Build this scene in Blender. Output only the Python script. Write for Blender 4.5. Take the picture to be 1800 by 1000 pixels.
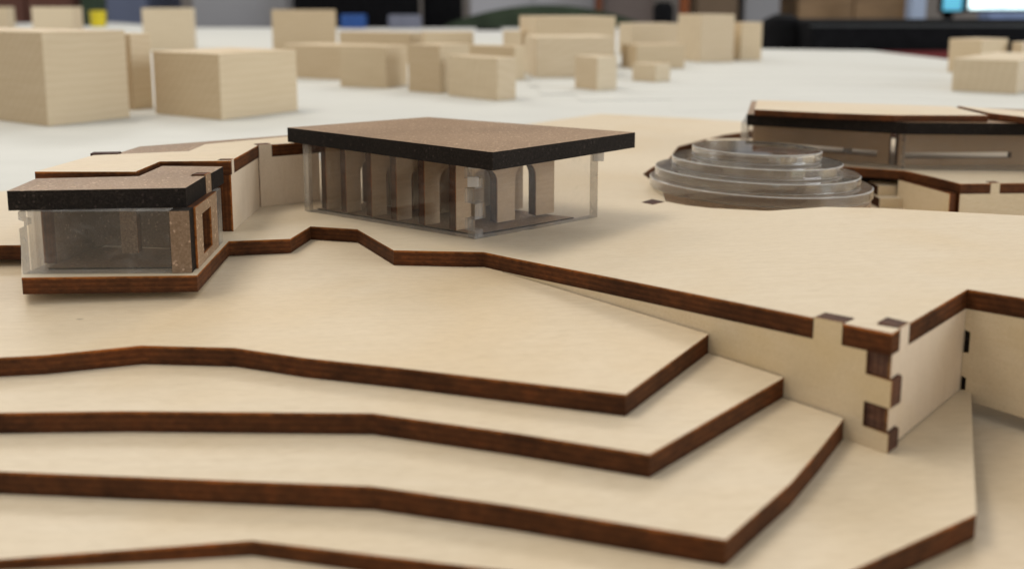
import bpy, bmesh, math, random
from mathutils import Vector, Matrix
from mathutils.geometry import delaunay_2d_cdt, tessellate_polygon
random.seed(7)
sc = bpy.context.scene
for o in list(bpy.data.objects): bpy.data.objects.remove(o)
C = sc.collection
MM = 0.001
Z0 = 0.80                      # camera height above the floor in metres; model coordinates are mm from there

# ---------------------------------------------------------------- camera, world, lights, exposure
F, YH, YC = 1600.0, 15.0, 250.0
PITCH = math.atan((YC - YH) / F)
cd = bpy.data.cameras.new('camera'); cam = bpy.data.objects.new('camera', cd); C.objects.link(cam)
cam.location = (0, 0, Z0); cam.rotation_euler = (math.pi/2 - PITCH, 0, 0)
cd.sensor_width = 36; cd.lens = F/1800*36; cd.shift_y = -(500 - YC)/1800
cd.clip_start = 0.005; cd.clip_end = 60
cd.dof.use_dof = True; cd.dof.focus_distance = 0.178; cd.dof.aperture_fstop = 19
sc.camera = cam
w = bpy.data.worlds.new('World'); sc.world = w; w.use_nodes = True
w.node_tree.nodes['Background'].inputs[0].default_value = (1.0, 0.98, 0.94, 1)
w.node_tree.nodes['Background'].inputs[1].default_value = 0.58

def area(name, loc, target, sx, sy, power, col):
    d = bpy.data.lights.new(name, 'AREA'); d.shape = 'RECTANGLE'; d.size = sx; d.size_y = sy
    d.energy = power; d.color = col
    o = bpy.data.objects.new(name, d); C.objects.link(o); o.location = loc
    o.rotation_euler = (Vector(target) - Vector(loc)).to_track_quat('-Z', 'Y').to_euler()
area('ceiling_lamp', (-0.9, 0.5, 2.5), (-0.1, 0.4, 0.75), 1.2, 0.6, 17, (1.0, 0.90, 0.76))
area('ceiling_lamp', (0.9, 2.4, 2.5), (0.5, 1.2, 0.75), 1.2, 0.6, 17, (1.0, 0.94, 0.86))
area('ceiling_lamp', (-1.6, 3.0, 2.5), (-0.6, 1.6, 0.75), 1.2, 0.6, 17, (1.0, 0.97, 0.93))
area('window_light', (2.6, -0.9, 1.45), (0.1, 0.5, 0.75), 1.4, 1.2, 36, (0.86, 0.93, 1.0))
sc.view_settings.view_transform = 'Standard'; sc.view_settings.look = 'None'
sc.view_settings.exposure = 0.1; sc.view_settings.gamma = 1

# ---------------------------------------------------------------- measuring: photo pixel -> point on a real surface (mm)
cp, sp = math.cos(PITCH), math.sin(PITCH)
def ray(x, y):
    u = (x-900)/F; v = (YC-y)/F
    return Vector((u, cp + v*sp, -sp + v*cp))
def hit(p, zf):
    r = ray(*p); z = zf(0, 200) if callable(zf) else zf
    for _ in range(60):
        P = r*(z/r.z)
        z2 = zf(P.x, P.y) if callable(zf) else zf
        z += (z2-z)*0.6
    P = r*(z/r.z); return P
def hitv(p, a, b):             # on the vertical plane through plan points a, b
    r = ray(*p); n = Vector((-(b[1]-a[1]), b[0]-a[0])); n.normalize()
    s = (a[0]*n.x + a[1]*n.y)/(r.x*n.x + r.y*n.y)
    return r*s
def sstep(a, b, x):
    t = max(0, min(1, (x-a)/(b-a))); return t*t*(3-2*t)
def zU(x, y):                  # the big plywood deck is warped: it lifts towards its front right corner
    yy = y if y < 225 else 225 + 20*(1-math.exp(-(y-225)/20))
    base = -46.9 - .035*(yy-175)
    e = .042*(x+5.6) - .021*(y-174.8)
    s = 0.5*(e + math.sqrt(e*e+.15)) - .19*math.exp(-e*e)
    return base + max(0, s)*(1-sstep(200, 250, y))
def zL(k):                     # the stepped terraces, top of layer k
    return lambda x, y: -48.7 - 3*(k-1) + .02*(min(60, max(-120, x))-30)
ZW = -50.3                     # white board
ZT = -64.0                     # table top

# ---------------------------------------------------------------- materials
def nt(name):
    m = bpy.data.materials.new(name); m.use_nodes = True
    n = m.node_tree.nodes; l = m.node_tree.links
    return m, n, l, n['Principled BSDF']
def mapping(n, l, scale, rot=(0,0,0), src='Object'):
    tc = n.new('ShaderNodeTexCoord'); mp = n.new('ShaderNodeMapping')
    mp.inputs['Scale'].default_value = scale; mp.inputs['Rotation'].default_value = rot
    l.new(tc.outputs[src], mp.inputs['Vector']); return mp
def noise(n, l, mp, scale, detail=4, rough=.55, dist=0):
    t = n.new('ShaderNodeTexNoise'); t.inputs['Scale'].default_value = scale; t.inputs['Detail'].default_value = detail
    t.inputs['Roughness'].default_value = rough; t.inputs['Distortion'].default_value = dist
    l.new(mp.outputs[0], t.inputs['Vector']); return t
def ramp(n, l, src, stops):
    r = n.new('ShaderNodeValToRGB'); e = r.color_ramp.elements
    while len(e) > 1: e.remove(e[-1])
    e[0].position = stops[0][0]; e[0].color = (*stops[0][1], 1)
    for p, c in stops[1:]:
        x = e.new(p); x.color = (*c, 1)
    l.new(src, r.inputs[0]); return r
def mix(n, l, mode, fac, a, b):
    x = n.new('ShaderNodeMix'); x.data_type = 'RGBA'; x.blend_type = mode
    if isinstance(fac, (int, float)): x.inputs[0].default_value = fac
    else: l.new(fac, x.inputs[0])
    for s, v in ((x.inputs[6], a), (x.inputs[7], b)):
        if isinstance(v, tuple): s.default_value = (*v, 1)
        else: l.new(v, s)
    return x.outputs[2]
def bump(n, l, b, h, strength, dist=.0002):
    x = n.new('ShaderNodeBump'); x.inputs['Strength'].default_value = strength; x.inputs['Distance'].default_value = dist
    l.new(h, x.inputs['Height']); l.new(x.outputs[0], b.inputs['Normal'])

def wood(name, light, dark, stain, grain=(14, 420, 420), rot=(0,0,.25), blotch=28, rough=.5):
    m, n, l, b = nt(name)
    mp = mapping(n, l, grain, rot); g = noise(n, l, mp, 3.2, 6, .62, .4)
    c = ramp(n, l, g.outputs['Fac'], [(.30, dark), (.62, light)])
    mp2 = mapping(n, l, (1,1,1)); bl = noise(n, l, mp2, blotch, 3, .5, .3)
    f = ramp(n, l, bl.outputs['Fac'], [(.48, (0,0,0)), (.72, (1,1,1))])
    col = mix(n, l, 'MIX', f.outputs[0], c.outputs[0], stain)
    mp4 = mapping(n, l, (1, 6, 6), rot); fl = noise(n, l, mp4, 120, 4, .6)
    f4 = ramp(n, l, fl.outputs['Fac'], [(.35, (.955,.95,.935)), (.6, (1.02,1.02,1.02))])
    col = mix(n, l, 'MULTIPLY', .35, col, f4.outputs[0])
    oi = n.new('ShaderNodeObjectInfo'); tn = ramp(n, l, oi.outputs['Random'], [(0, (.955,.95,.93)), (.5, (1,1,1)), (1, (1.03,1.01,.98))])
    col = mix(n, l, 'MULTIPLY', 1, col, tn.outputs[0])
    mp5 = mapping(n, l, (1, 14, 14), (0,0,.25)); fb = noise(n, l, mp5, 420, 3, .6); f5 = ramp(n, l, fb.outputs['Fac'], [(.36, (.90,.88,.85)), (.5, (1,1,1)), (.66, (1.04,1.04,1.04))])
    col = mix(n, l, 'MULTIPLY', 1, col, f5.outputs[0])
    sp_ = n.new('ShaderNodeTexVoronoi'); sp_.inputs['Scale'].default_value = 130
    mp3 = mapping(n, l, (.45, 1.3, 1)); l.new(mp3.outputs[0], sp_.inputs['Vector'])
    s = ramp(n, l, sp_.outputs['Distance'], [(.022, (1,1,1)), (.05, (0,0,0))])
    keep = ramp(n, l, sp_.outputs['Color'], [(.74, (0,0,0)), (.78, (1,1,1))])
    k = mix(n, l, 'MULTIPLY', 1, s.outputs[0], keep.outputs[0])
    col = mix(n, l, 'MIX', k, col, tuple(x*.45 for x in dark))
    l.new(col, b.inputs['Base Color']); b.inputs['Roughness'].default_value = rough
    b.inputs['Specular IOR Level'].default_value = .3
    bump(n, l, b, g.outputs['Fac'], .10, .0001)
    return m
PLY = wood('birch_plywood_face', (.625,.535,.405), (.585,.49,.355), (.59,.48,.33))
PLYV = wood('birch_plywood_upright_face', (.64,.525,.365), (.60,.48,.32), (.60,.46,.26), grain=(60,60,420), rot=(0,0,0), blotch=40)
PLYV2 = wood('lit_birch_plywood_face', (.72,.60,.465), (.68,.555,.42), (.70,.56,.39), grain=(300,300,30), rot=(0,0,0), blotch=40)  # same plywood, paler: the light on the return wall put into its colour

def burnt(name, dark, mid, hot):
    m, n, l, b = nt(name)
    uv = n.new('ShaderNodeUVMap'); sx = n.new('ShaderNodeSeparateXYZ'); l.new(uv.outputs[0], sx.inputs[0])
    mp = mapping(n, l, (1,1,2.2)); nz = noise(n, l, mp, 520, 6, .7, .2)
    mpl = mapping(n, l, (1,1,1)); nl = noise(n, l, mpl, 90, 5, .62)
    a = n.new('ShaderNodeMath'); a.operation = 'MULTIPLY_ADD'; a.inputs[1].default_value = .16
    l.new(nz.outputs['Fac'], a.inputs[0]); l.new(sx.outputs[1], a.inputs[2])
    md = tuple((x+y)/2 for x, y in zip(dark, mid))
    c = ramp(n, l, a.outputs[0], [(.02, dark), (.24, md), (.36, mid), (.40, tuple(x*1.3 for x in mid)), (.46, md), (.62, mid), (.67, tuple(x*1.2 for x in mid)), (.78, md), (.93, mid), (1.03, hot), (1.12, tuple(x*1.25 for x in hot))])
    tone = ramp(n, l, nl.outputs['Fac'], [(.28, (.50,.50,.54)), (.5, (1,1,1)), (.72, (1.45,1.22,1.0))])
    col = mix(n, l, 'MULTIPLY', 1, c.outputs[0], tone.outputs[0])
    tone2 = ramp(n, l, nz.outputs['Fac'], [(.34, (.66,.64,.64)), (.5, (1,1,1)), (.68, (1.5,1.42,1.35))])
    col = mix(n, l, 'MULTIPLY', .8, col, tone2.outputs[0])
    l.new(col, b.inputs['Base Color']); b.inputs['Roughness'].default_value = .62
    b.inputs['Specular IOR Level'].default_value = .12
    bump(n, l, b, nz.outputs['Fac'], .35, .0002)
    return m
BURNT = burnt('laser_burnt_plywood_edge', (.040,.014,.005), (.080,.028,.009), (.20,.070,.016))
BURNT2 = burnt('laser_burnt_end_grain', (.05,.022,.016), (.095,.05,.034), (.16,.08,.03))

def mdf(name, c0, c1, speck, rough=.55, spec=.22):
    m, n, l, b = nt(name); b.inputs['Specular IOR Level'].default_value = spec
    mp = mapping(n, l, (1,1,1)); nz = noise(n, l, mp, 2200, 5, .75); nb = noise(n, l, mp, 35, 3, .5)
    c = ramp(n, l, nz.outputs['Fac'], [(.36, c0), (.52, c1), (.66, speck)])
    t = ramp(n, l, nb.outputs['Fac'], [(.3, (.85,.83,.8)), (.7, (1.12,1.12,1.12))])
    col = mix(n, l, 'MULTIPLY', 1, c.outputs[0], t.outputs[0])
    v = n.new('ShaderNodeTexVoronoi'); v.inputs['Scale'].default_value = 2600; l.new(mp.outputs[0], v.inputs['Vector'])
    kk = ramp(n, l, v.outputs['Color'], [(.86, (0,0,0)), (.90, (1,1,1))])
    col = mix(n, l, 'MIX', kk.outputs[0], col, tuple(min(1, x*1.5) for x in speck))
    l.new(col, b.inputs['Base Color']); b.inputs['Roughness'].default_value = rough
    bump(n, l, b, nz.outputs['Fac'], .35, .0002); return m
MDF = mdf('brown_fibreboard_face', (.185,.112,.064), (.285,.188,.115), (.39,.275,.18), .45)
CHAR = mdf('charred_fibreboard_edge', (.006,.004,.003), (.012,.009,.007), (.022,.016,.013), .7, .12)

MDFD = mdf('dark_fibreboard_face', (.14,.088,.05), (.20,.13,.08), (.25,.17,.115), .5)

def basic(name, col, rough=.5, var=.12, scale=30, metal=0, emit=None, stretch=(1,1,1)):
    m, n, l, b = nt(name)
    mp = mapping(n, l, stretch); nz = noise(n, l, mp, scale, 4, .6)
    r = ramp(n, l, nz.outputs['Fac'], [(.3, tuple(x*(1-var) for x in col)), (.7, tuple(min(1, x*(1+var)) for x in col))])
    l.new(r.outputs[0], b.inputs['Base Color']); b.inputs['Roughness'].default_value = rough; b.inputs['Metallic'].default_value = metal
    b.inputs['Specular IOR Level'].default_value = .25
    if emit:
        l.new(r.outputs[0], b.inputs['Emission Color']); b.inputs['Emission Strength'].default_value = emit
    return m
WHITE = basic('white_board', (.55,.555,.525), .6, .035, 22, stretch=(1,3,1))
def blockwood(name, light, dark, rot, edge):
    m, n, l, b = nt(name)
    mp = mapping(n, l, (1,1,1), rot); wv = n.new('ShaderNodeTexWave'); wv.inputs['Scale'].default_value = 95
    wv.bands_direction = 'Z'; wv.inputs['Distortion'].default_value = 7; wv.inputs['Detail'].default_value = 3; wv.inputs['Detail Scale'].default_value = .35
    l.new(mp.outputs[0], wv.inputs['Vector'])
    mp2 = mapping(n, l, (8, 8, 120), rot); nz = noise(n, l, mp2, 6, 5, .6, .3)
    c = ramp(n, l, nz.outputs['Fac'], [(.28, dark), (.66, light)])
    t = ramp(n, l, wv.outputs['Fac'], [(0, (.96,.95,.93)), (.7, (1.01,1.01,1.01))])
    col = mix(n, l, 'MULTIPLY', .8, c.outputs[0], t.outputs[0])
    oi = n.new('ShaderNodeObjectInfo'); t2 = ramp(n, l, oi.outputs['Random'], [(0, (.90,.86,.80)), (.35, (1.,.96,.90)), (.7, (1.0,1.0,1.0)), (1, (1.06,1.06,1.06))])
    col = mix(n, l, 'MULTIPLY', 1, col, t2.outputs[0])
    l.new(col, b.inputs['Base Color']); b.inputs['Roughness'].default_value = .55; b.inputs['Specular IOR Level'].default_value = .3
    return m
BASS = blockwood('basswood_side_grain', (.60,.505,.365), (.565,.465,.325), (0,0,0), 0)
BASSV = blockwood('basswood_upright_grain', (.585,.49,.35), (.53,.43,.295), (0,1.4,.3), 0)
BASSD = blockwood('basswood_end_grain', (.56,.46,.325), (.51,.405,.27), (.9,.3,0), 0)

def acrylic(name, tint, fres=.5, glassy=0.0, rough=.03, tr=.95, d0=.02, d1=.13):
    m, n, l, b = nt(name); out = n['Material Output']; n.remove(b)
    g = n.new('ShaderNodeBsdfGlossy'); g.inputs['Roughness'].default_value = rough; g.inputs['Color'].default_value = (1,1,1,1)
    t = n.new('ShaderNodeBsdfTransparent'); t.inputs['Color'].default_value = (*[tr*x for x in tint], 1)
    fr = n.new('ShaderNodeFresnel'); fr.inputs['IOR'].default_value = 1.49
    mp = mapping(n, l, (1,1,1)); nz = noise(n, l, mp, 260, 5, .7, 1.0)
    haze = n.new('ShaderNodeBsdfDiffuse'); haze.inputs['Color'].default_value = (.55,.53,.5,1)  # whitish veil standing in for reflections and brightness of the acrylic
    r = ramp(n, l, nz.outputs['Fac'], [(.52, (d0,)*3), (.80, (d1,)*3)])
    body = t.outputs[0]
    if glassy:
        gl = n.new('ShaderNodeBsdfGlass'); gl.inputs['IOR'].default_value = 1.49; gl.inputs['Roughness'].default_value = rough; gl.inputs['Color'].default_value = (*tint, 1)
        x0 = n.new('ShaderNodeMixShader'); x0.inputs[0].default_value = glassy; l.new(t.outputs[0], x0.inputs[1]); l.new(gl.outputs[0], x0.inputs[2]); body = x0.outputs[0]
    ge = n.new('ShaderNodeNewGeometry'); inv = n.new('ShaderNodeMath'); inv.operation = 'MULTIPLY_ADD'; inv.inputs[1].default_value = -1; inv.inputs[2].default_value = 1
    l.new(ge.outputs['Backfacing'], inv.inputs[0]); mm = n.new('ShaderNodeMath'); mm.operation = 'MULTIPLY'; l.new(fr.outputs[0], mm.inputs[0]); l.new(inv.outputs[0], mm.inputs[1])
    x = n.new('ShaderNodeMixShader'); l.new(mm.outputs[0], x.inputs[0]); l.new(body, x.inputs[1]); l.new(g.outputs[0], x.inputs[2])
    y = n.new('ShaderNodeMixShader'); l.new(r.outputs[0], y.inputs[0]); l.new(x.outputs[0], y.inputs[1]); l.new(haze.outputs[0], y.inputs[2])
    l.new(y.outputs[0], out.inputs['Surface']); return m
ACR = acrylic('clear_acrylic_face', (.97,.96,.95))
ACRE = acrylic('clear_acrylic_cut_edge', (.86,.85,.82), glassy=.35, rough=.2, d0=.2, d1=.5)
ACRD = acrylic('thick_clear_acrylic', (.985,.975,.955), glassy=.55, rough=.01, tr=1.0, d0=.01, d1=.12)
ACRR = acrylic('acrylic_glint', (.98,.97,.95), glassy=.2, rough=.2, d0=.5, d1=.85)  # light caught on the disc lips, painted as pale colour; pegs share it
BLACK = basic('black_fabric', (.006,.006,.007), .8, .3, 60)
BLACK.node_tree.nodes['Principled BSDF'].inputs['Specular IOR Level'].default_value = .05

MDFT = basic('tan_card_face', (.40,.27,.155), .6, .12, 40)
FIN = wood('warm_veneer_face', (.50,.365,.235), (.43,.305,.19), (.46,.32,.19), grain=(60,60,500), rot=(0,0,0), blotch=60)
# ---------------------------------------------------------------- mesh helpers (all input in mm)
def W(p): return Vector((p[0]*MM, p[1]*MM, p[2]*MM + Z0))
def tag(o, label=None, cat=None, group=None, kind=None):
    for k, v in (('label', label), ('category', cat), ('group', group), ('kind', kind)):
        if v: o[k] = v
    return o
def empty(name, p, label, cat, group=None):
    o = bpy.data.objects.new(name, None); o.empty_display_size = .01; C.objects.link(o); o.location = W(p)
    return tag(o, label, cat, group)
def link(name, verts, faces, mats, fm, uvs=None, parent=None, origin=None, sharp=True, smooth_mat=None):
    if origin is None:
        xs = [v[0] for v in verts]; ys = [v[1] for v in verts]
        origin = ((min(xs)+max(xs))/2, (min(ys)+max(ys))/2, min(v[2] for v in verts))
    O = W(origin)
    me = bpy.data.meshes.new(name); me.from_pydata([W(v)-O for v in verts], [], faces)
    for m in mats: me.materials.append(m)
    for i, p in enumerate(me.polygons):
        p.material_index = fm[i]
        if smooth_mat is not None and fm[i] in smooth_mat: p.use_smooth = True
    if uvs:
        ul = me.uv_layers.new(name='UVMap')
        for i, p in enumerate(me.polygons):
            for j, li in enumerate(p.loop_indices): ul.data[li].uv = uvs[i][j]
    me.update()
    if smooth_mat is not None: me.set_sharp_from_angle(angle=math.radians(30))
    o = bpy.data.objects.new(name, me); C.objects.link(o)
    if parent is not None:
        o.parent = parent; o.location = O - parent['_w'] if False else O - Vector(parent.location)
        if parent.parent: o.location = O - Vector(parent.location) - Vector(parent.parent.location)
    else: o.location = O
    return o
def area2(p): return sum(p[i][0]*p[(i+1) % len(p)][1]-p[(i+1) % len(p)][0]*p[i][1] for i in range(len(p)))/2
def sheet(name, outline, top, t, mat, emat, parent=None, hole=None, grid=None, jitter=0.0):
    """a flat or gently warped board: outline in plan, top = height function or number"""
    tf = top if callable(top) else (lambda x, y: top)
    loops = [list(outline)] + ([list(hole)] if hole else [])
    if area2(loops[0]) < 0: loops[0].reverse()
    if hole and area2(loops[1]) > 0: loops[1].reverse()
    dense = []
    for lp in loops:
        q = []
        for i, a in enumerate(lp):
            b = lp[(i+1) % len(lp)]; L = math.dist(a[:2], b[:2]); k = max(1, int(L/(grid or 1e9)))
            for s in range(k): q.append((a[0]+(b[0]-a[0])*s/k, a[1]+(b[1]-a[1])*s/k))
        dense.append(q)
    pts = []; edges = []; 
    for q in dense:
        o0 = len(pts); pts += q; edges += [(o0+i, o0+(i+1) % len(q)) for i in range(len(q))]
    nb = len(pts)
    def inside(x, y, poly):
        c = False
        for i in range(len(poly)):
            a, b = poly[i], poly[i-1]
            if (a[1] > y) != (b[1] > y) and x < (b[0]-a[0])*(y-a[1])/(b[1]-a[1])+a[0]: c = not c
        return c
    if grid:
        xs = [p[0] for p in pts]; ys = [p[1] for p in pts]
        x = min(xs)+grid/2
        while x < max(xs):
            y = min(ys)+grid/2
            while y < max(ys):
                if inside(x, y, loops[0]) and not (hole and inside(x, y, loops[1])) and min(math.dist((x,y), p) for p in pts[:nb]) > grid*.35: pts.append((x, y))
                y += grid
            x += grid
    vs, es, fs, *_ = delaunay_2d_cdt([Vector(p) for p in pts], edges, [], 0, 1e-5)
    n = len(vs); tri = []
    for f in fs:
        cx = sum(vs[i].x for i in f)/len(f); cy = sum(vs[i].y for i in f)/len(f)
        if inside(cx, cy, loops[0]) and not (hole and inside(cx, cy, loops[1])): tri.append(tuple(f))
    verts = [(v.x, v.y, tf(v.x, v.y)) for v in vs] + [(v.x, v.y, tf(v.x, v.y)-t) for v in vs]
    faces = []; fm = []; uvs = []
    for f in tri:
        a = area2([vs[i] for i in f]); g = f if a > 0 else f[::-1]
        faces.append(tuple(g)); fm.append(0); uvs.append([(0,0)]*len(g))
        faces.append(tuple(i+n for i in reversed(g))); fm.append(0); uvs.append([(0,0)]*len(g))
    cnt = {}
    for f in faces[::2]:
        for i in range(len(f)):
            cnt[(f[i], f[(i+1) % len(f)])] = 1
    for (a, b) in cnt:
        if (b, a) not in cnt:
            L = math.dist(vs[a], vs[b])
            faces.append((b, a, a+n, b+n)); fm.append(1); uvs.append([(L,1),(0,1),(0,0),(L,0)])
    return link(name, verts, faces, [mat, emat], fm, uvs, parent, smooth_mat=(0,) if grid else None)
def panel(name, a, b, profile, t, mat, emat, parent=None, flip=1):
    """an upright board: outer face on the plan line a->b, profile = (distance from a, height) list, thickness to the left of a->b (flip -1: right)"""
    d = Vector((b[0]-a[0], b[1]-a[1])); d.normalize(); nrm = Vector((-d.y, d.x))*flip
    k = len(profile); verts = []
    for off in (0, t):
        for s, h in profile: verts.append((a[0]+d.x*s+nrm.x*off, a[1]+d.y*s+nrm.y*off, h))
    tris = tessellate_polygon([[Vector((s, h, 0)) for s, h in profile]])
    faces = []; fm = []; uvs = []
    for f in tris:
        ar = area2([profile[i] for i in f]); g = tuple(f) if ar > 0 else tuple(reversed(f))
        if flip > 0: g1 = g; g2 = tuple(i+k for i in reversed(g))
        else: g1 = tuple(reversed(g)); g2 = tuple(i+k for i in g)
        faces += [g1, g2]; fm += [0, 0]; uvs += [[(0,0)]*3]*2
    for i in range(k):
        j = (i+1) % k
        faces.append((j, i, i+k, j+k)); fm.append(1); L = math.dist(profile[i], profile[j]); uvs.append([(L,1),(0,1),(0,0),(L,0)])
    o = link(name, verts, faces, [mat, emat], fm, uvs, parent)
    bm = bmesh.new(); bm.from_mesh(o.data); bmesh.ops.recalc_face_normals(bm, faces=bm.faces); bm.to_mesh(o.data); bm.free()
    return o
def box(name, a, u, v, h, mats, parent=None, bev=0.0):
    """box from plan corner a, plan edge vectors u, v, bottom a[2], height h. mats: one, or (side-u, side-v, top)"""
    P = [Vector(a[:2]), Vector(a[:2])+Vector(u), Vector(a[:2])+Vector(u)+Vector(v), Vector(a[:2])+Vector(v)]
    verts = [(p.x, p.y, a[2]) for p in P] + [(p.x, p.y, a[2]+h) for p in P]
    faces = [(0,3,2,1), (4,5,6,7), (0,1,5,4), (1,2,6,5), (2,3,7,6), (3,0,4,7)]
    if not isinstance(mats, (list, tuple)): mats = [mats]
    fm = [0]*6 if len(mats) == 1 else [2, 2, 0, 1, 0, 1]
    o = link(name, verts, faces, list(mats), fm, None, parent)
    bm = bmesh.new(); bm.from_mesh(o.data); bmesh.ops.recalc_face_normals(bm, faces=bm.faces)
    if bev: bmesh.ops.bevel(bm, geom=list(bm.edges), offset=bev*MM, segments=2, affect='EDGES', profile=.5)
    bm.to_mesh(o.data); bm.free()
    return o
def lathe(name, c, prof, mat, parent=None, seg=96, tilt=(0, 0), rim=None):
    verts = []; k = len(prof)
    for r, z in prof:
        for i in range(seg):
            a = 2*math.pi*i/seg; x = r*math.cos(a); y = r*math.sin(a)
            verts.append((c[0]+x, c[1]+y, c[2]+z+tilt[0]*x+tilt[1]*y))
    faces = [(j*seg+i, j*seg+(i+1) % seg, (j+1)*seg+(i+1) % seg, (j+1)*seg+i) for j in range(k-1) for i in range(seg)]
    faces.append(tuple(reversed(range(seg)))); faces.append(tuple((k-1)*seg+i for i in range(seg)))
    fm = [0]*len(faces)
    if rim:
        for i in range(seg): fm[(k-2)*seg+i] = 1; fm[i] = 1
    o = link(name, verts, faces, [mat, rim] if rim else [mat], fm, None, parent, smooth_mat=(0,))
    return o
xy = lambda P: (P.x, P.y)

# ---------------------------------------------------------------- setting: floor, back wall, table, boards
FLOORZ = -Z0*1000
flr = box('floor', (-4000, -1500, FLOORZ-20), (8000, 0), (0, 7000), 20, basic('grey_floor', (.22,.21,.2), .6, .1, 3)); tag(flr, kind='structure')
wl = box('back_wall', (-4000, 5500, FLOORZ), (8000, 0), (0, 60), 3300, basic('grey_wall_paint', (.30,.27,.25), .8, .05, 2)); tag(wl, kind='structure')
tb = empty('table', (0, 1500, FLOORZ), 'long pale work table carrying the whole wooden model', 'table')
box('tabletop', (-1500, -60, ZT-30), (3000, 0), (0, 3100), 30, basic('white_table_laminate', (.62,.62,.6), .45, .03, 6), tb, bev=2)
for lx in (-1400, 1340):
    for ly in (40, 2900): box('leg', (lx, ly, FLOORZ), (60, 0), (0, 60), ZT-30-FLOORZ, basic('table_leg_paint', (.1,.1,.1), .4), tb)

# plan of the big deck
C1 = hit((1555, 796), zL(4)); R1c = hit((1687, 685), zL(4))
A1 = hit((850, 443), zU)
u3 = hit((1800, 524), zU)
C1 = xy(C1); R1c = xy(R1c); A1 = xy(A1)
d3 = Vector((u3.x-R1c[0], u3.y-R1c[1])); d3.normalize(); E3 = (R1c[0]+d3.x*120, R1c[1]+d3.y*120)
def s_on(px, a, b, y=560): P = hitv((px, y), a, b); return math.dist(xy(P), a)
def unit(a, b): v = Vector((b[0]-a[0], b[1]-a[1])); v.normalize(); return v
def notch(a, b, s0, s1, depth=3.1):     # outline points of a slot in the edge a->b, cut to the left side
    d = unit(a, b); n = Vector((-d.y, d.x))
    g = lambda s, o: (a[0]+d.x*s+n.x*o, a[1]+d.y*s+n.y*o)
    return [g(s0,0), g(s0,depth), g(s1,depth), g(s1,0)]
# outline runs counter-clockwise: along the front from left to the corner, then right
tL1, tL0 = s_on(1431, C1, A1, 556), s_on(1481, C1, A1, 570)       # slot for the tab of the front wall
LW1 = math.dist(A1, C1)
n1 = notch(A1, C1, LW1-tL1-.15, LW1-tL0+.15)
tR0, tR1 = s_on(1583, C1, R1c, 580), s_on(1599, C1, R1c, 570)
n2 = notch(C1, R1c, tR0-.15, tR1+.15)
front = [xy(hit(p, zU)) for p in ((-260,432),(37,431),(38,488),(346,484),(402,424),(510,420),(546,398),(628,403),(692,440),(850,443))]
pitL = [xy(hit(p, zU)) for p in ((1130,306),(1141,315),(1160,322),(1165,338),(1170,354),(1205,361),(1250,366),(1350,371),(1450,364),(1550,366),(1700,374),(1800,379),(1990,392))]
back = [(103,398),(77,412),(42,428),(13,396),(-40,330),(-92,252),(-150,240)]
outl = front + n1 + [C1] + n2 + [R1c, E3, (pitL[-1][0], pitL[-1][1])] + list(reversed(pitL[:-1])) + [xy(hit((1147,294), zU)), xy(hit((1172,284), zU)), (60,325), (73,342),(84,356),(97,366),(300,372),(300,392)] + back
deck_thing = empty('plywood_deck', (20, 200, ZT), 'largest birch plywood deck plate, warped, carrying both glazed pavilions', 'deck')
deck = sheet('deck_plate', outl, zU, 3, PLY, BURNT, deck_thing, grid=8)
tp = [hit(p, zU) for p in ((1128,356),(1146,350.5),(1168,355),(1148,360))]
sheet('tab_end', [xy(p) for p in tp], lambda x, y: zU(x, y)+.08, .5, BURNT2, BURNT2, deck_thing)
# upright walls under the right corner
zb = zL(4)(*C1)
def ub(a, b, s): d = unit(a, b); return zU(a[0]+d.x*s, a[1]+d.y*s) - 3.02
h = ub(C1, A1, 0); rng = h - zb
lv = [h, h-rng*.255, h-rng*.535, h-rng*.80, zb]
k = 3.2
def tops(a, b, s0, s1, n=8): return [(s0+(s1-s0)*i/n, ub(a, b, s0+(s1-s0)*i/n)) for i in range(n+1)]
LW = LW1+6
up = tops(C1, A1, k, tL0) + [(tL0, ub(C1,A1,tL0)+3.1), (tL1, ub(C1,A1,tL1)+3.1)] + tops(C1, A1, tL1, LW)
prof = [(-.3, lv[2]), (k, lv[2]), (k, lv[3]), (0, lv[3]), (-.3, lv[3]), (-.3, zb), (LW, zb)] + list(reversed(up)) + [(k, lv[1]), (-.3, lv[1])]
panel('front_wall', C1, A1, prof, 3, PLYV, BURNT2, deck_thing, flip=-1)
L2w = math.dist(C1, R1c)
up = [(.41, h)] + [(tR0-.01, ub(C1,R1c,tR0)), (tR0, ub(C1,R1c,tR0)+3.1), (tR1, ub(C1,R1c,tR1)+3.1)] + tops(C1, R1c, tR1, L2w-.1)
prof = [(3.1, zb+.3), (L2w-.1, zb+.3)] + list(reversed(up)) + [(.4, h-.02), (.4, lv[1]+.18), (3.1, lv[1]+.18), (3.1, lv[2]-.18), (.4, lv[2]-.18), (.4, lv[3]+.18), (3.1, lv[3]+.18)]
panel('return_wall', C1, R1c, prof, 3, PLYV2, BURNT2, deck_thing, flip=1)
b3 = hitv((1712, 707), R1c, E3).z
up = tops(R1c, E3, 0, 119)
hh = ub(R1c, E3, 0)
prof = [(0, b3), (119, b3)] + list(reversed(up)) + [(0, hh-3.2), (.9, hh-3.4), (.9, hh-6.6), (0, hh-6.8), (0, hh-10.4), (.8, hh-10.6), (.8, hh-12.5), (0, hh-12.7)]
panel('right_wall', R1c, E3, prof, 3, PLYV, BURNT2, deck_thing, flip=1)

n3 = Vector((-d3.y, d3.x))
box('notch_filler', (R1c[0]+n3.x*.35, R1c[1]+n3.y*.35, b3+.2), d3*1.3, n3*2.4, hh-b3-.3, CHAR, deck_thing)  # filler added behind the notches to shut out light and darken them
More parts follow.
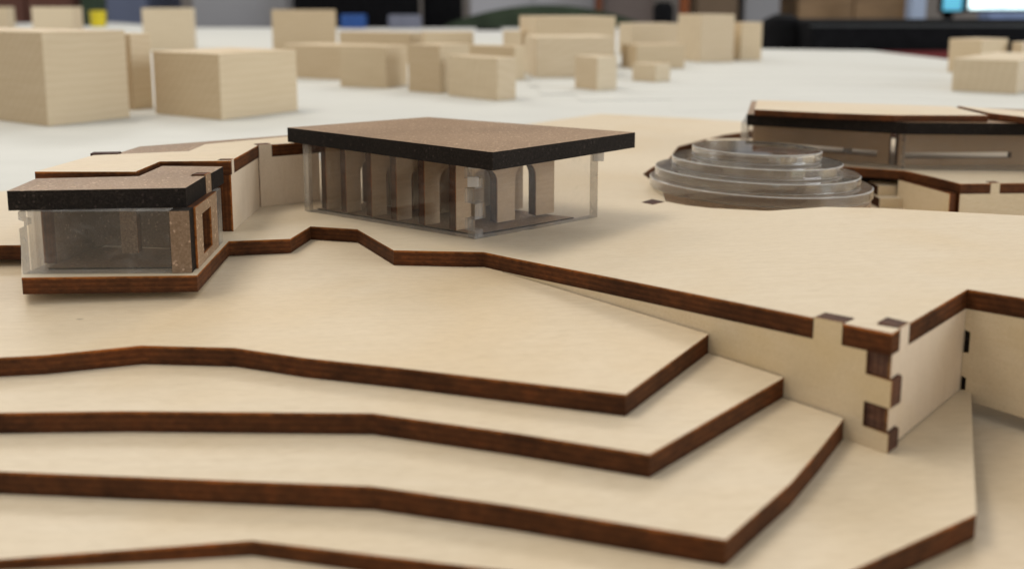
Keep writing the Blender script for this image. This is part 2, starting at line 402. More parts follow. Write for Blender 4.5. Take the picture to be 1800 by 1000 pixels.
# terraces
gapw = unit(C1, A1); nin = Vector((gapw.y, -gapw.x))   # to the viewer's side of the front wall
if nin.y > 0: nin = -nin
def snap(P, off=.32):          # pull a corner onto the outer face of the front wall
    v = Vector(P) - Vector(C1); return tuple(Vector(C1) + gapw*v.dot(gapw) + nin*off)
def tpoly(px, k, cornerpx, tail, label):
    pts = [xy(hit(p, zL(k))) for p in px] + [snap(xy(hit(cornerpx, zL(k))))]
    o = sheet('terrace_layer', pts + tail, zL(k), 3, PLY, BURNT, None, grid=24)
    return tag(o, label, 'terrace', 'stepped plywood terraces')
along = lambda s, off=.32: tuple(Vector(C1) + gapw*s + nin*off)
tailA = [along(LW1-8), (-30, 176), (-120, 185), (-190, 185)]
def fix(k):                     # top just below the deck where they overlap: keep the tails short
    return [along(LW1-6), (-6, 186), (-30, 216), (-60, 226), (-150, 226)]
z1 = zL(1)
zL1 = lambda x, y: min(z1(x, y), zU(x, y)-3.05)
pts = [xy(hit(p, zL1)) for p in ((-240,640),(0,628),(78,624),(249,607),(412,611),(537,629),(700,646),(930,673),(1100,693))] + [snap(xy(hit((1253,584), zL1)))]
tag(sheet('terrace_layer', pts + fix(1), zL1, 3, PLY, BURNT, None, grid=10), 'topmost curved plywood terrace step, directly in front of the pavilions', 'terrace', 'stepped plywood terraces')
tpoly(((-260,727),(0,725),(220,722),(655,726),(900,760),(1142,798)), 2, (1384,660), fix(2), 'second plywood terrace step from the top, its corner ending at the finger-jointed wall')
tpoly(((-260,818),(0,828),(655,854),(900,888),(1276,948),(1390,848),(1440,790)), 3, (1483,735), fix(3), 'third plywood terrace step, with a curved right edge reaching the wall')
p4 = [xy(hit(p, zL(4))) for p in ((-300,1012),(0,982),(442,949),(900,1003),(1372,1058),(1716,903),(1711,800),(1707,690),(1697,684),(1689,684))]
tag(sheet('terrace_layer', p4 + [(R1c[0]-1, R1c[1]+6), along(4, -8), along(60, -12), (-20, 176), (-150, 190)], zL(4), 3, PLY, BURNT, None, grid=24), 'lowest wide plywood terrace step, with a pointed right end under the corner wall', 'terrace', 'stepped plywood terraces')
base = sheet('base_plate', [(-260,20),(330,20),(330,380),(90,380),(-10,378),(-60,260),(-100,222),(-260,222)], -60.75, 3.2, PLY, BURNT, None)
tag(base, 'bottom plywood base sheet at the lower right corner, under all steps', 'base sheet')

# white site board behind, with thin contour sheets rising at the right
far = [xy(hit(p, ZW)) for p in ((1990,112),(1800,109),(1660,105),(1600,98),(1530,90),(1345,87),(900,64),(430,50),(340,50),(180,39),(0,42),(-60,44))]
wb = sheet('white_site_board', [(-1400,240.5),(-151,240.5),(-93,253),(-41,331),(12.3,397),(41.5,429),(77.2,413),(103.2,399),(301,393),(700,393)] + far + [(-1400, 2700)], ZW, ZW-ZT, WHITE, WHITE, None)
tag(wb, 'large white site board under the pale wooden blocks', 'board')
cs = [((1180,197),(1460,191),(1700,196),(1990,206)), ((1020,177),(1500,172),(1990,184)), ((950,166),(1450,160),(1690,164),(1990,172)), ((930,152),(1400,149),(1665,153),(1990,160)),
      ((930,141),(1420,137),(1665,140),(1990,146)), ((930,128),(1420,125),(1660,128),(1990,133)), ((930,116),(1420,114),(1660,117),(1990,122))]
for i, c in enumerate(cs):
    zt = ZW + .11*(i+1)
    fp = [xy(hit(p, zt)) for p in c]
    bk = [xy(hit(p, ZW)) for p in ((1990,112.5),(1800,109.5),(1660,105.5),(1600,98.6),(1530,90.6),(1345,87.6))]
    bk.append(xy(hit((930 if i else 1180, 94), ZW)))
    o = sheet('contour_sheet', fp + bk, zt, .108, WHITE, WHITE, None)
    tag(o, ('lowest and widest' if i == 0 else 'topmost and smallest' if i == 6 else ['','second','third','fourth','fifth','sixth'][i] + ' from the front') + ' thin white contour sheet rising at the back right', 'contour sheet', 'white contour sheets')

# ---------------------------------------------------------------- big pavilion
TILT = -.035
G = hit((835, 421), zU); Gl = hit((536, 371), zU); Gr = hit((1050, 382), zU)
zr0 = G.z + 20.0 - TILT*G.y            # roof top plane z = zr0 + TILT*y
zroof = lambda x, y: zr0 + TILT*y
# fit the roof height so that its front corner stands over the glass corner
rp = [xy(hit(p, zroof)) for p in ((505,224.5),(866,268),(1116.5,233),(752,206))]
pav = empty('glazed_pavilion', G, 'large glazed pavilion with a big brown fibreboard roof in the middle of the deck', 'model building')
sheet('roof', rp, zroof, 3.5, MDF, CHAR, pav)
zun = lambda x, y: zroof(x, y) - 3.55
g0, gl, gr = xy(G), xy(Gl), xy(Gr)
gb = (gl[0]+gr[0]-g0[0], gl[1]+gr[1]-g0[1])
def gpanel(a, b, fing, name='glass_wall', mats=(ACR, ACRE), par=pav, zf=zU, zt=zun, t=2.6, flip=1, cut=0):
    L = math.dist(a, b); d = unit(a, b); n = 10
    bot = [(cut+(L-cut)*i/n, zf(a[0]+d.x*(cut+(L-cut)*i/n), a[1]+d.y*(cut+(L-cut)*i/n))+.05) for i in range(n+1)]
    ztb = zt(*b); zta = zt(*a); h0 = zta-bot[0][1]
    pr = bot + [(L, ztb), (cut, zta)]
    for f0, f1 in fing: pr += [(cut, zta-h0*f0), (cut+2.7, zta-h0*f0), (cut+2.7, zta-h0*f1), (cut, zta-h0*f1)]
    return panel(name, a, b, pr, t, mats[0], mats[1], par, flip)
gpanel(g0, gl, [(.10,.24),(.36,.55),(.75,.9)], flip=-1)
gpanel(g0, gr, [(.24,.36),(.55,.75)], flip=1, cut=.05)
gpanel(gl, gb, [], flip=-1); 
for (px_, py_), hh_ in ((gr, 2.6), (g0, 1.2)):
    zt0 = zun(px_, py_)
    box('corner_peg', (px_-1.3, py_-.5, zt0-hh_-.4), (2.6, 0), (0, 1.6), hh_, ACRR, pav, bev=.2)
box('corner_peg', (g0[0]-1.5, g0[1]-.55, zun(*g0)-5.4), (2.3, 0), (0, .5), 2.2, ACRR, pav, bev=.2)
# plywood fins standing inside, parallel to the right glass, each with two arched openings
dl = unit(g0, gl); dr = unit(g0, gr); Ll = math.dist(g0, gl); Lr = math.dist(g0, gr)
def fin(s, name='fin', holes=True, s0=3.2, t=2.6):
    a = (g0[0]+dl.x*s+dr.x*s0, g0[1]+dl.y*s+dr.y*s0); L = Lr-s0-4
    b = (a[0]+dr.x*L, a[1]+dr.y*L)
    z0 = max(zU(*a), zU(*b))+.4; z1 = zun(*b)-.1; H = z1-z0; za = zun(*a)-.1
    pr = [(0, z0)]
    if holes:
        for c0, c1 in ((.14*L, .40*L), (.58*L, .80*L)):
            pr += [(c0, z0)]
            for i in range(13):
                th = math.pi*(1-i/12); cx = (c0+c1)/2; rx = (c1-c0)/2
                pr.append((cx+rx*math.cos(th)*(1.0 if i in (0,12) else 1.0), z0+H*.60+H*.22*math.sin(th)))
            pr += [(c1, z0)]
    pr += [(L, z0), (L, z1), (0, za)]
    return panel(name, a, b, pr, t, FIN, BURNT, pav, 1)
ins = lambda p, u, v: (p[0]+dl.x*u+dr.x*v, p[1]+dl.y*u+dr.y*v)
sheet('floor_slab', [ins(g0,3,3), ins(g0,Ll-.5,3), ins(g0,Ll-.5,Lr-4), ins(g0,3,Lr-4)], lambda x, y: zU(x, y)+.35, .33, MDF, CHAR, pav, grid=8)
for s in [Ll*f for f in (.16, .33, .49, .64, .80, .93)]: fin(s)
a = (gb[0]-dl.x*.1-dr.x*3.4, gb[1]-dl.y*.1-dr.y*3.4); b = (a[0]-dl.x*(Ll-2)*.62, a[1]-dl.y*(Ll-2)*.62)
panel('rear_wall', a, b, [(0, zU(*a)+.1), (math.dist(a,b), zU(*b)+.1), (math.dist(a,b), zun(*b)-.1), (0, zun(*a)-.1)], 2.6, PLYV, BURNT, pav, 1)

# ---------------------------------------------------------------- left hall: plywood roof plate on jointed walls
zR = lambda x, y: -25.4 + TILT*y
lb = empty('plywood_hall', hit((455,372), zU), 'low hall under a pale plywood roof plate, left of the large pavilion', 'model building')
Ca, Cb, Cc = xy(hit((413,414), zU)), xy(hit((456,371), zU)), xy(hit((545,359), zU))
rpx = [(61,302),(238,302),(281,284),(399,283)]
r0 = [xy(hit(p, zR)) for p in rpx]
ra, rb2, rc = xy(hit((405,283), zR)), xy(hit((453,256), zR)), xy(hit((478,252), zR))
rest = [xy(hit(p, zR)) for p in ((478,252),(545,249),(640,246),(640,236),(505,240.5),(360,254),(332,266),(165,273))]
# walls follow the plate edge
def on(a, b, s): d = unit(a, b); return (a[0]+d.x*s, a[1]+d.y*s)
Wa0, Wa1 = ra, rb2
Wb1 = xy(hit((560,248.5), zR))
La = math.dist(Wa0, Wa1)
nA = notch(Wa0, Wa1, .9, 3.2, 3.0); nB = notch(Wa1, Wb1, .1, 3.6, 3.0)
hallroof = sheet('roof_plate', r0 + [Wa0] + nA[0:4] + [Wa1] + nB + [Wb1] + rest[2:], zR, 3, PLY, BURNT, lb)
def hallwall(a, b, tab, name='wall', mat=PLYV2, s_start=0, zlow=None):
    L = math.dist(a, b)
    zt = lambda s: zR(*on(a, b, s))-3.05
    zb_ = lambda s: (zU(*on(a, b, s))+.03 if zlow is None else zlow)
    pr = [(s_start, zb_(s_start)), (L, zb_(L)), (L, zt(L))]
    if tab: pr += [(tab[1], zt(tab[1])), (tab[1], zt(tab[1])+3.15), (tab[0], zt(tab[0])+3.15), (tab[0], zt(tab[0]))]
    pr += [(s_start, zt(s_start))]
    return panel(name, a, b, pr, 2.8, mat, BURNT, lb, 1)
hallwall(Wa0, Wa1, (1.0, 3.1)); hallwall(on(Wa1, Wb1, .05), Wb1, (.2, 3.45), s_start=0.15)
a2 = (Wa0[0]-1.2, Wa0[1]+3.4); b2 = (r0[1][0]-14, a2[1]+4)
panel('wall', a2, b2, [(0, zU(*a2)+.05), (math.dist(a2,b2), zU(*b2)+.05), (math.dist(a2,b2), zR(*b2)-3.05), (0, zR(*a2)-3.05)], 2.8, MDFD, BURNT, lb, -1)
brs = [xy(hit(p, zR)) for p in ((228,262.5),(246,257),(505,237.5),(640,233),(640,235.6),(505,240),(359,253.4),(332,265.3),(200,271.4))]
sheet('rear_roof_slab', brs, lambda x, y: zR(x, y)-.1, 3.2, MDF, CHAR, lb)
tabp = hit((178, 271), zR)
box('roof_tab', (tabp.x-2, tabp.y-1.0, tabp.z-2.9), (6, .5), (-.4, 2.6), 3.15, BURNT2, lb)

# ---------------------------------------------------------------- small glazed pavilion at the left
zS = lambda x, y: -26.0 + TILT*y
sp_ = empty('small_glazed_pavilion', hit((180, 484), zU), 'small glazed pavilion with a notched brown roof at the far left', 'model building')
q = [xy(hit(p, zS)) for p in ((12,336),(326,330.5),(361,309.5))]
q2 = [xy(hit(p, zS)) for p in ((371,305),(392,293),(285,292),(244,310),(64,314))]
d_e = unit(q[1], q2[1]); pinn = Vector((-d_e.y, d_e.x))
slot = [q[2], (q[2][0]+pinn.x*3, q[2][1]+pinn.y*3), (q2[0][0]+pinn.x*3, q2[0][1]+pinn.y*3), q2[0]]
sheet('roof', [q[0], q[1]] + slot + q2[1:], zS, 3.5, MDF, CHAR, sp_)
zsu = lambda x, y: zS(x, y)-3.55
s0 = xy(hit((40, 482), zU)); s1 = xy(hit((338, 480), zU)); s2 = xy(hit((393, 425), zU))
sL = xy(hit((302, 481), zU)); sb = (s0[0]+2, s0[1]+24)
def vp(name, a, b, mat, emat, t=2.6, flip=1, prof=None):
    L = math.dist(a, b); zf = lambda s: zU(*on(a, b, s))+.05; zt = lambda s: zsu(*on(a, b, s))
    pr = prof(L, zf, zt) if prof else [(0, zf(0)), (L, zf(L)), (L, zt(L)), (0, zt(0))]
    return panel(name, a, b, pr, t, mat, emat, sp_, flip)
def jag(L, zf, zt):
    h0 = zt(0)-zf(0)
    return [(0, zf(0)), (L, zf(L)), (L, zt(L)), (0, zt(0)), (0, zt(0)-h0*.13), (.9, zt(0)-h0*.16), (.9, zt(0)-h0*.24), (0, zt(0)-h0*.27)]
vp('glass_wall', s0, sL, ACR, ACRE, prof=jag)
vp('glass_wall', (s0[0]+.1, s0[1]+2.8), sb, ACR, ACRE, flip=-1, t=2.6)
vp('corner_pier', on(sL, s1, .1), s1, MDFD, CHAR, t=3.0)
# side wall with a window opening: built as four boards of one mesh outline (left jamb, sill, head, right jamb)
aS, bS = (s1[0]+.05, s1[1]+3.1), (s2[0], s2[1])
LS = math.dist(aS, bS)
def ring(L, zf, zt):
    hgt = zt(0)-zf(0); a0, a1 = L*.22, L*.55
    return [(0, zf(0)), (a0, zf(a0)), (a0, zt(a0)-hgt*.18), (a1, zt(a1)-hgt*.18), (a1, zf(a1)+hgt*.14), (a0+.02, zf(a0)+hgt*.14), (a0+.02, zf(a0)), (L*.80, zf(L*.8)), (L*.80, zt(L*.8)), (0, zt(0))]
vp('side_wall', aS, bS, MDF, BURNT, prof=ring)
tS0, tS1 = math.dist(xy(hitv((362, 330), aS, bS)), aS), math.dist(xy(hitv((371, 330), aS, bS)), aS)
vp('glass_door', on(aS, bS, LS*.83), on(aS, bS, LS*.98), ACR, ACRE)
tA = on(q[2], q2[0], .15); tB = on(q[2], q2[0], math.dist(q[2], q2[0])-.15)
panel('roof_strut', tA, tB, [(0, zS(*tA)-9), (math.dist(tA,tB), zS(*tB)-9), (math.dist(tA,tB), zS(*tB)+.25), (0, zS(*tA)+.25)], 2.7, MDF, BURNT, sp_, 1)
sheet('floor_slab', [(s0[0]+3, s0[1]+3), (s1[0]-.5, s1[1]+3.2), (s1[0]-4, s1[1]+16.5), (s0[0]+3, s0[1]+20)], lambda x, y: zU(x, y)+.35, .33, MDFD, CHAR, sp_, grid=8)
vp('rear_wall', (s0[0]-2, s0[1]+24.2), (s1[0]-5, s1[1]+18), MDFD, BURNT)
vp('side_panel', (s0[0]-.3, s0[1]+8), (s0[0]+1.6, s0[1]+23.8), MDFD, BURNT, flip=-1)
vp('inner_partition', (s0[0]+11.5, s0[1]+14), (s0[0]+14.5, s0[1]+14.3), MDF, BURNT)

# ---------------------------------------------------------------- pit with the stack of acrylic discs
DC = (66.0, 243.0)
dome = empty('acrylic_disc_stack', (DC[0], DC[1], -60), 'stepped stack of clear round acrylic discs, sunk in the round deck opening', 'disc stack')
rr = [(29.2, -45.0), (26.9, -42.1), (22.4, -39.2), (17.0, -36.2)]
for i, (r, zt) in enumerate(rr):
    t = 2.7
    off = (.9 if i == 0 else 0, 0)
    lathe('disc', (DC[0]+off[0], DC[1], zt-.9-t), [(r-.25, 0), (r, .25), (r, t-.22), (r-.28, t)], ACRD, dome, 128, tilt=(-.026, -.035), rim=ACRR)
lathe('base_disc', (DC[0]+1, DC[1]+1, -53.0), [(29, 0), (29, 3.3)], MDF, dome, 96)
lathe('pedestal', (DC[0]+1, DC[1]+1, -60.7), [(20, 0), (20, 7.6)], PLYV, dome, 64)

# ---------------------------------------------------------------- right hall behind the discs
zP = -49.4
rh = empty('long_glazed_hall', (150, 300, zP), 'long glazed hall with a black-edged roof behind the acrylic discs', 'model building')
pp = [xy(hit(p, zP)) for p in ((1490,293),(1590,300),(1640,311),(1689,323))]
pe = xy(hit((1990, 320), zP))
nP = notch(pp[-1], pe, 0, 0)
pl0, pl1 = s_on(1741, pp[-1], pe, 330), s_on(1758, pp[-1], pe, 330)
plate = [(72, 301)] + pp + notch(pp[-1], pe, pl0, pl1, 2.8) + [pe, (260, 345), (74, 345)]
sheet('terrace_plate', plate, zP, 3, PLY, BURNT, rh)
def low(a, b, name='lower_wall', tab=None, mat=PLYV):
    L = math.dist(a, b); pr = [(0, -60.7), (L, -60.7), (L, zP-3.03)]
    if tab: pr += [(tab[1], zP-3.03), (tab[1], zP+.1), (tab[0], zP+.1), (tab[0], zP-3.03)]
    pr += [(0, zP-3.03)]
    return panel(name, a, b, pr, 2.7, mat, BURNT, rh, 1)
lw0 = xy(hit((1572, 300), zP)); lw0 = (lw0[0], lw0[1]+1)
low((pp[1][0]-1.5, pp[1][1]+.5), (pp[-1][0]-2.9, pp[-1][1]+.2)); low((pp[-1][0], pp[-1][1]), pe, tab=(pl0+.1, pl1-.1))
panel('recess_shade_sheet', (pp[0][0]+2, pp[0][1]+9), (pp[1][0]+4, pp[1][1]+9), [(0,-60.7),(20,-60.7),(20,zP-3.1),(0,zP-3.1)], 2.7, CHAR, CHAR, rh, 1)  # black sheet standing in for the shade inside the opening
for i, (yy, z_) in enumerate(((0, -60.7), (4, -57.6))):
    box('step', (pp[1][0]-8+i*1.0, pp[1][1]-2+yy, z_), (9, 0), (0, 8), 3.0, [PLYV, BURNT, PLY], rh)
zq = -34.4
rf = [xy(hit(p, zq)) for p in ((1313,201),(1596,215.5),(1990,219))]
sheet('roof', rf + [(rf[2][0], rf[2][1]+38), (rf[0][0]+13, rf[0][1]+44)], zq, 3.7, MDF, CHAR, rh)
q0 = [xy(hit(p, zq+2)) for p in ((1326,193),(1450,199),(1572,203),(1737,203.5),(1738,198),(1800,206),(1990,222))]
sheet('upper_roof_plate', q0[:4] + [(q0[3][0]+1, q0[3][1]+26), (q0[0][0]+9, q0[0][1]+30)], zq+2.05, 2.0, PLY, BURNT, rh)
e0 = hit((1736,197), zq+2.9); e1 = hit((1990,224), zq+2.9)
sheet('side_roof_plate', [(e0.x+2.5, e0.y+3), (e1.x, e1.y+2), (e1.x+10, e1.y+26), (e0.x+2.5, e0.y+24)], zq+2.2, 2.1, PLY, BURNT, rh)
gz = zq-3.75
def rg(a, b, name='glass_wall', mat=ACR, em=ACRE, t=2.5, prof=None, zlo=zP+.05, zhi=None):
    L = math.dist(a, b); zhi = gz if zhi is None else zhi
    pr = prof(L) if prof else [(0, zlo), (L, zlo), (L, zhi), (0, zhi)]
    return panel(name, a, b, pr, t, mat, em, rh, 1)
f0 = (rf[0][0]+1, rf[0][1]+2.5); f1 = (rf[1][0]+.5, rf[1][1]+2.2); f2 = (rf[2][0], rf[2][1]+2.2)
H_ = gz-zP-.05
def jl(L):
    pr = [(0, zP+.05), (L, zP+.05)]
    for i in range(5): z_ = zP+.05+H_*i/5; pr += [(L-(1.1 if i % 2 else 0), z_), (L-(1.1 if i % 2 else 0), z_+H_/5)]
    return pr + [(0, gz)]
rg(f0, f1, prof=jl); rg(on(f1, f2, .1), f2)
rg((f0[0]+1.2, f0[1]+3), (f0[0]+12, f0[1]+36), 'glass_wall', ACR, ACRE)
# brown fibreboard back walls with low window slots, seen through the glass
def slotwall(a, b, sl, name='inner_wall', mat=MDFT):
    L = math.dist(a, b); h0, h1 = zP+H_*.20, zP+H_*.37
    pr = [(0, zP+.05), (L, zP+.05), (L, gz-.05), (0, gz-.05)]
    x0, x1 = sl[0]*L, sl[1]*L
    rg(a, b, name, mat, BURNT, 2.2, prof=lambda _: [(0, zP+.05), (L, zP+.05), (L, h0), (0, h0)])
    panel(name, a, b, [(0, h0+.01), (x0, h0+.01), (x0, h1), (x1, h1), (x1, h0+.01), (L, h0+.01), (L, gz-.05), (0, gz-.05)], 2.2, mat, BURNT, rh, 1)
slotwall((f0[0]+5, f0[1]+12), (f1[0]-1, f1[1]+9), (.18, .92))
slotwall((f1[0]+1, f1[1]+7), (f1[0]+46, f1[1]+9), (.05, .82))
box('column', (f0[0]+32, f0[1]-2.5, zP+.05), (2.2, 0), (0, 2.2), H_, basic('pale_acrylic_post', (.5,.46,.42), .4), rh)

# ---------------------------------------------------------------- wood blocks
BL = [ # near corner px, py, right end px, left end px, top py, angle deg, label
 (85,223,229,-150,57,57,'largest pale wood block, at the far left edge, with diagonal grain on its left face'),
 (236,194,271,200,60,55,'wood block tucked between the largest left block and the wide low block'),
 (390,212,524,273,95,57,'wide low wood block standing nearest behind the plywood hall roof, corner towards the camera'),
 (60,84,132,20,13,14,'wood block rising behind the top of the largest left block'),
 (-40,54,15,-80,13,14,'wood block cut off by the top left corner of the picture'),
 (253,90,341,195,15,16,'tall wood block between the largest left block and the wide low block, farther back'),
 (480,92,592,428,18,14,'tall broad wood block standing behind the gap right of the wide low block'),
 (600,141,655,500,81,62,'long low wood block partly hidden behind the wide low block'),
 (680,156,717,598,82,66,'low wood block with a cool right face, butted to the long low block'),
 (722,112,747,597,58,60,'long wood block peeking over the two low joined blocks'),
 (774,165,826,718,80,52,'orange-tinted wood block between the joined low blocks and the small cube pair'),
 (748,116,833,742,57,12,'pale greyish wood block behind the orange-tinted block'),
 (874,178,907,788,103,42,'small wood block nearest the big brown roof, with a bright cool right face'),
 (905,142,923,820,82,55,'wood block directly behind the small block with the bright right face'),
 (917,116,945,884,56,30,'narrow wood block at the left flank of the tall central block'),
 (942,137,1079,922,66,8,'lower front half of the central wood block pair, wide flat face'),
 (942,121,1081,913,30,8,'tall rear half of the central wood block pair'),
 (1049,160,1084,1010,101,30,'small lone wood cube standing in front of the central pair'),
 (1110,98,1192,1087,42,10,'orange-tinted wood block right of the central pair, under the black blob'),
 (1118,122,1203,1092,80,14,'mid-height wood block with a dark left face, above the lowest little block'),
 (1152,145,1178,1111,114,40,'lowest little wood block lying right of the lone cube'),
 (1230,110,1289,1190,26,14,'tallest wood block on the right of the block town'),
 (1301,107,1338,1284,40,14,'slim wood block attached to the right of the tallest block'),
 (1786,166,1850,1672,107,50,'low wood block at the right edge of the picture'),
 (1722,130,1768,1665,70,35,'wood block standing behind the low block at the right edge'),
 (1795,128,1850,1775,75,25,'wood block at the extreme right edge, behind the low one'),
]
def contour_z(px, py):
    z = ZW
    for i, c in enumerate(cs):
        pts = c; y = None
        for a, b in zip(pts, pts[1:]):
            if a[0] <= px <= b[0]: y = a[1]+(b[1]-a[1])*(px-a[0])/(b[0]-a[0])
        if y is not None and py < y: z = ZW + .11*(i+1)
    return z
for bx, by, cx, ax, ty, ang, lab in BL:
    zg = contour_z(bx, by); B = hit((bx, by), zg+.02)
    th = math.radians(ang); dR = Vector((math.cos(th), math.sin(th))); dLf = Vector((-math.sin(th), math.cos(th)))
    def solve(d, px):       # length so that B + d*L is seen at px
        kx = (px-900)/F
        # camera depth = y*cp - z*sp
        z = zg; f = lambda L: (B.x+d.x*L) - kx*((B.y+d.y*L)*cp - z*sp)
        A0, A1_ = f(0), f(1); s = A0/(A0-A1_)
        return s
    Lr_ = solve(dR, cx); Ll_ = solve(dLf, ax)
    if not 2 < Lr_ < 260: Lr_ = 40
    if not 2 < Ll_ < 260: Ll_ = 60
    r = ray(bx, ty); top = r.z/r.y*B.y
    o = box('wood_block', (B.x, B.y, zg+.02), dR*Lr_, dLf*Ll_, top-zg, [[BASS, BASSD, BASS], [BASSV, BASS, BASSD], [BASSD, BASSV, BASS]][0 if by > 190 else int(bx*7+by) % 3], None, bev=.4)
    o.data.name = 'wood_block'
    tag(o, lab, 'wood block', 'pale wood blocks of the model town')
    print('block', lab[:30], round(Lr_), round(Ll_), round(top-zg), 'at', round(B.y))

# ---------------------------------------------------------------- room behind
def at(px, py, d): r = ray(px, py); return r*(d/r.y)
def bx_(name, x0, x1, ytop, d, dep, mat, zlow, label, cat, parent=None, bev=6, group=None):
    a = at(x0, ytop, d); b = at(x1, ytop, d)
    o = box(name, (a.x, d, zlow), (b.x-a.x, 0), (0, dep), a.z-zlow, mat, parent, bev=bev)
    if parent is None: tag(o, label, cat, group)
    return o
zt_ = ZT+.2
# on the far part of the table
cz = empty('black_case', (480, 1160, zt_), 'long flat black case lying behind the white board at the right', 'case')
bx_('case_body', 1426, 2000, 37, 1150, 230, BLACK, zt_, None, None, cz, bev=5)
box('lid_rim', (at(1426,37,1150).x-1, 1148, at(1426,37,1150).z-8), (420, 0), (0, 2), 3, basic('dark_grey_plastic', (.03,.032,.033), .4), cz)
bx_('red_folder', 1535, 1700, 91, 1128, 18, basic('dark_red_card', (.10,.008,.008), .6), zt_, 'dark red folder edge under the front of the black case', 'folder', bev=1)
bag = lathe('black_pouch', (at(1375,60,1230).x, 1230, zt_), [(28, 0), (34, 10), (32, 32), (22, 50), (10, 56)], BLACK, None, 40); tag(bag, 'slumped black pouch between the slim wood block and the black case', 'pouch')
yc_ = at(178, 30, 2500)
yl = lathe('yellow_tub', (yc_.x, 2480, ZW+.1), [(17, 0), (19, 2), (20, 36), (21, 37), (21, 42), (18, 43)], basic('yellow_plastic', (.62,.50,.02), .35), None, 40); tag(yl, 'small yellow tub on the far left end of the board', 'tub')
gb_ = bx_('dark_green_box', 138, 163, -30, 2620, 80, basic('dark_green_card', (.02,.035,.02), .6), ZT+.2, 'dark green box beside the yellow tub', 'box')
# beyond the table
def cabinet(name, x0, x1, d, topz, mat, label, cat, doors=1):
    a = at(x0, 0, d); b = at(x1, 0, d); w_ = b.x-a.x
    t = empty(name, ((a.x+b.x)/2, d, FLOORZ), label, cat)
    box('carcass', (a.x, d, FLOORZ), (w_, 0), (0, 350), topz-FLOORZ, mat, t, bev=4)
    for i in range(doors):
        box('door', (a.x+w_*i/doors+6, d-14, FLOORZ+40), (w_/doors-12, 0), (0, 13), topz-FLOORZ-70, mat, t, bev=2)
    return t
GREY = basic('grey_metal_paint', (.30,.30,.32), .5, .05, 5); TAN = basic('tan_wood_laminate', (.30,.19,.10), .5, .25, 6, stretch=(1,1,5)); BRN = basic('brown_wood_laminate', (.15,.10,.06), .5, .15, 6)
cabinet('grey_cabinet', 338, 508, 3500, 500, GREY, 'tall grey metal cabinet behind the table, upper left', 'cabinet', 1)
cabinet('brown_shelf', -120, 132, 3700, 420, basic('reddish_wood_laminate', (.12,.05,.035), .5, .2, 6), 'reddish brown cupboard at the top left corner', 'cupboard', 3)
cabinet('blue_cupboard', 186, 262, 3600, 460, basic('slate_blue_paint', (.11,.13,.20), .5, .1, 5), 'slate blue cupboard between the brown cupboard and the grey cabinet', 'cupboard', 1)
cabinet('wood_cupboard', 1222, 1298, 3900, 520, BRN, 'plain brown wooden cupboard above the tallest block', 'cupboard', 1)
cabinet('tan_bookcase', 1400, 1598, 4200, 540, TAN, 'tan wooden bookcase above the black case', 'bookcase', 2)
cabinet('pale_grey_locker', 1306, 1372, 4000, 560, GREY, 'pale grey locker between the brown cupboard and the tan bookcase', 'locker', 1)
cabinet('storage_unit', 826, 1046, 4400, 600, basic('white_panel_paint', (.52,.52,.56), .5, .03, 5), 'white storage unit far behind the green armchair', 'storage unit', 2)
bx_('wooden_post', 1048, 1060, -60, 3800, 30, basic('red_brown_wood', (.16,.05,.02), .5), FLOORZ, 'thin red-brown post right of the white storage unit', 'post')
bx_('wooden_post', 1198, 1214, -60, 3700, 36, basic('orange_brown_wood', (.22,.06,.015), .5), FLOORZ, 'orange-brown post left of the brown cupboard', 'post')
# black office chairs
def chair(x0, x1, ytop, d, label, low=ZT-200):
    a = at(x0, ytop, d); b = at(x1, ytop, d); w_ = b.x-a.x; cx = (a.x+b.x)/2
    t = empty('office_chair', (cx, d, FLOORZ), label, 'chair', 'black office chairs')
    box('backrest', (a.x, d-30, -230), (w_, 0), (0, 60), a.z+230, BLACK, t, bev=22)
    box('seat', (a.x-10, d-480, -340), (w_+20, 0), (0, 460), 80, BLACK, t, bev=25)
    box('back_bracket', (cx-25, d-40, -300), (50, 0), (0, 8), 120, BLACK, t, bev=2)
    lathe('gas_stem', (cx, d-230, FLOORZ+80), [(22, 0), (22, 380)], BLACK, t, 20)
    for i in range(5):
        an = i*2*math.pi/5; u_ = Vector((math.cos(an), math.sin(an)))*280; v_ = Vector((-math.sin(an), math.cos(an)))*40
        box('base_arm', (cx-v_.x/2, d-230-v_.y/2, FLOORZ+50), u_, v_, 34, BLACK, t, bev=6)
    return t
chair(512, 735, -110, 3300, 'black office chair beyond the broad wood block')
chair(742, 812, -90, 3350, 'narrow black office chair beside the green armchair')
bx_('blue_box', 598, 640, 26, 2900, 60, basic('blue_plastic', (.02,.07,.25), .45), ZT+.2, 'bright blue box on the table in front of the black office chairs', 'box', bev=4)
bx_('grey_box', 682, 738, 27, 2920, 60, basic('lilac_grey_card', (.14,.15,.20), .5), ZT+.2, 'lilac grey box right of the blue box', 'box', bev=4)
bx_('black_box', 836, 882, 50, 2650, 60, BLACK, ZT+.2, 'low black box below the green armchair', 'box', bev=4)
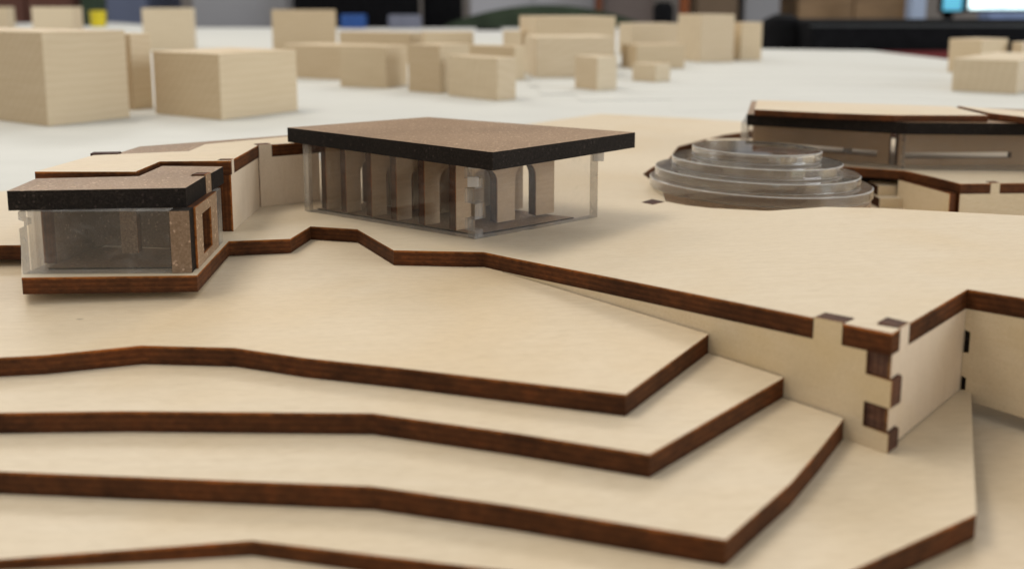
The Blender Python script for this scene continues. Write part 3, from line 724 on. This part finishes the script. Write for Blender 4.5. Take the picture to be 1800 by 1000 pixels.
# green armchair: arched back
gc = empty('green_armchair', (at(955,20,3100).x, 3100, FLOORZ), 'dark green armchair with an arched back above the central blocks', 'armchair')
GRN = basic('dark_green_upholstery', (.035,.05,.03), .85, .25, 12)
aL = at(778, 60, 3100); aR = at(1140, 60, 3100); ww = aR.x-aL.x; topz = at(955, 9, 3100).z; ed = at(955, 48, 3100).z
prof = [(0, FLOORZ+150), (ww, FLOORZ+150)] + [(ww*(1-i/24), ed + (topz-ed)*math.sin(math.pi*i/24)**.8) for i in range(25)]
panel('backrest', (aL.x, 3100), (aR.x, 3100), prof, 130, GRN, GRN, gc, 1)
box('seat_cushion', (aL.x+60, 2640, FLOORZ+260), (ww-120, 0), (0, 450), 150, GRN, gc, bev=40)
for xx in (aL.x, aR.x-90): box('armrest', (xx, 2640, FLOORZ+120), (90, 0), (0, 455), 420, GRN, gc, bev=35)
for xx in (aL.x+20, aR.x-70):
    for yy in (2680, 3120): box('leg', (xx, yy, FLOORZ), (50, 0), (0, 50), 148, BRN, gc, bev=3)
cabinet('dim_brown_cupboard', 1062, 1150, 3950, 430, basic('mauve_brown_laminate', (.15,.12,.11), .6, .1, 5), 'dim mauve-brown cupboard right of the thin red-brown post', 'cupboard', 1)
blob = lathe('dark_camera_bag', (at(1170,18,2800).x, 2840, ZT+.2), [(24, 0), (30, 20), (32, 60), (26, 78), (12, 84)], BLACK, None, 32); tag(blob, 'small round black bag behind the orange-tinted wood block', 'bag')
# computer corner, top right
dk = empty('desk', (2050, 3700, FLOORZ), 'dark desk carrying the bright computer screen, upper right', 'desk')
x0d = at(1608, 0, 3500).x
box('desk_top', (x0d, 3500, -130), (1200, 0), (0, 700), 30, basic('dark_desk_laminate', (.05,.05,.06), .4), dk, bev=3)
for xx in (x0d+20, x0d+1140):
    for yy in (3520, 4140): box('leg', (xx, yy, FLOORZ), (40, 0), (0, 40), -130-FLOORZ, BLACK, dk, bev=2)
def screen(x0, x1, yb, d, col, e, label, cat, grp=None):
    a = at(x0, yb, d); b = at(x1, yb, d); w_ = b.x-a.x
    t = empty('monitor', ((a.x+b.x)/2, d, -100), label, cat, grp)
    box('housing', (a.x-10, d, a.z-12), (w_+20, 0), (0, 24), 330, BLACK, t, bev=4)
    box('screen', (a.x, d-2.5, a.z), (w_, 0), (0, 2), 306, basic('lit_screen', col, .3, .25, 8, emit=e), t)
    box('stand', ((a.x+b.x)/2-20, d+26, -99), (40, 0), (0, 20), a.z-12+99+40, BLACK, t, bev=2)
    box('foot', ((a.x+b.x)/2-90, d-40, -99.8), (180, 0), (0, 130), 8, BLACK, t, bev=2)
screen(1702, 1990, 17, 3750, (.62,.88,.98), 1.7, 'bright white computer monitor at the top right corner', 'monitor', 'lit computer monitors')
screen(1657, 1690, 19, 3900, (.12,.45,.62), 1.0, 'small cyan computer monitor left of the bright white one', 'monitor', 'lit computer monitors')
bx_('paper_stack', 1740, 1990, 24, 3600, 90, basic('bluish_paper', (.22,.30,.52), .6, .2, 10), -99.8, 'bluish paper stack below the bright monitor', 'paper stack', bev=2)
bx_('white_bottle_box', 1606, 1632, -40, 3600, 60, basic('pale_blue_plastic', (.38,.46,.62), .4, .1, 8), -99.8, 'pale blue upright box at the left end of the dark desk', 'box', bev=4)
for o in bpy.data.objects:
    if o.parent is None and o.type in ('MESH', 'EMPTY') and 'label' not in o and 'kind' not in o: print('UNTAGGED', o.name)
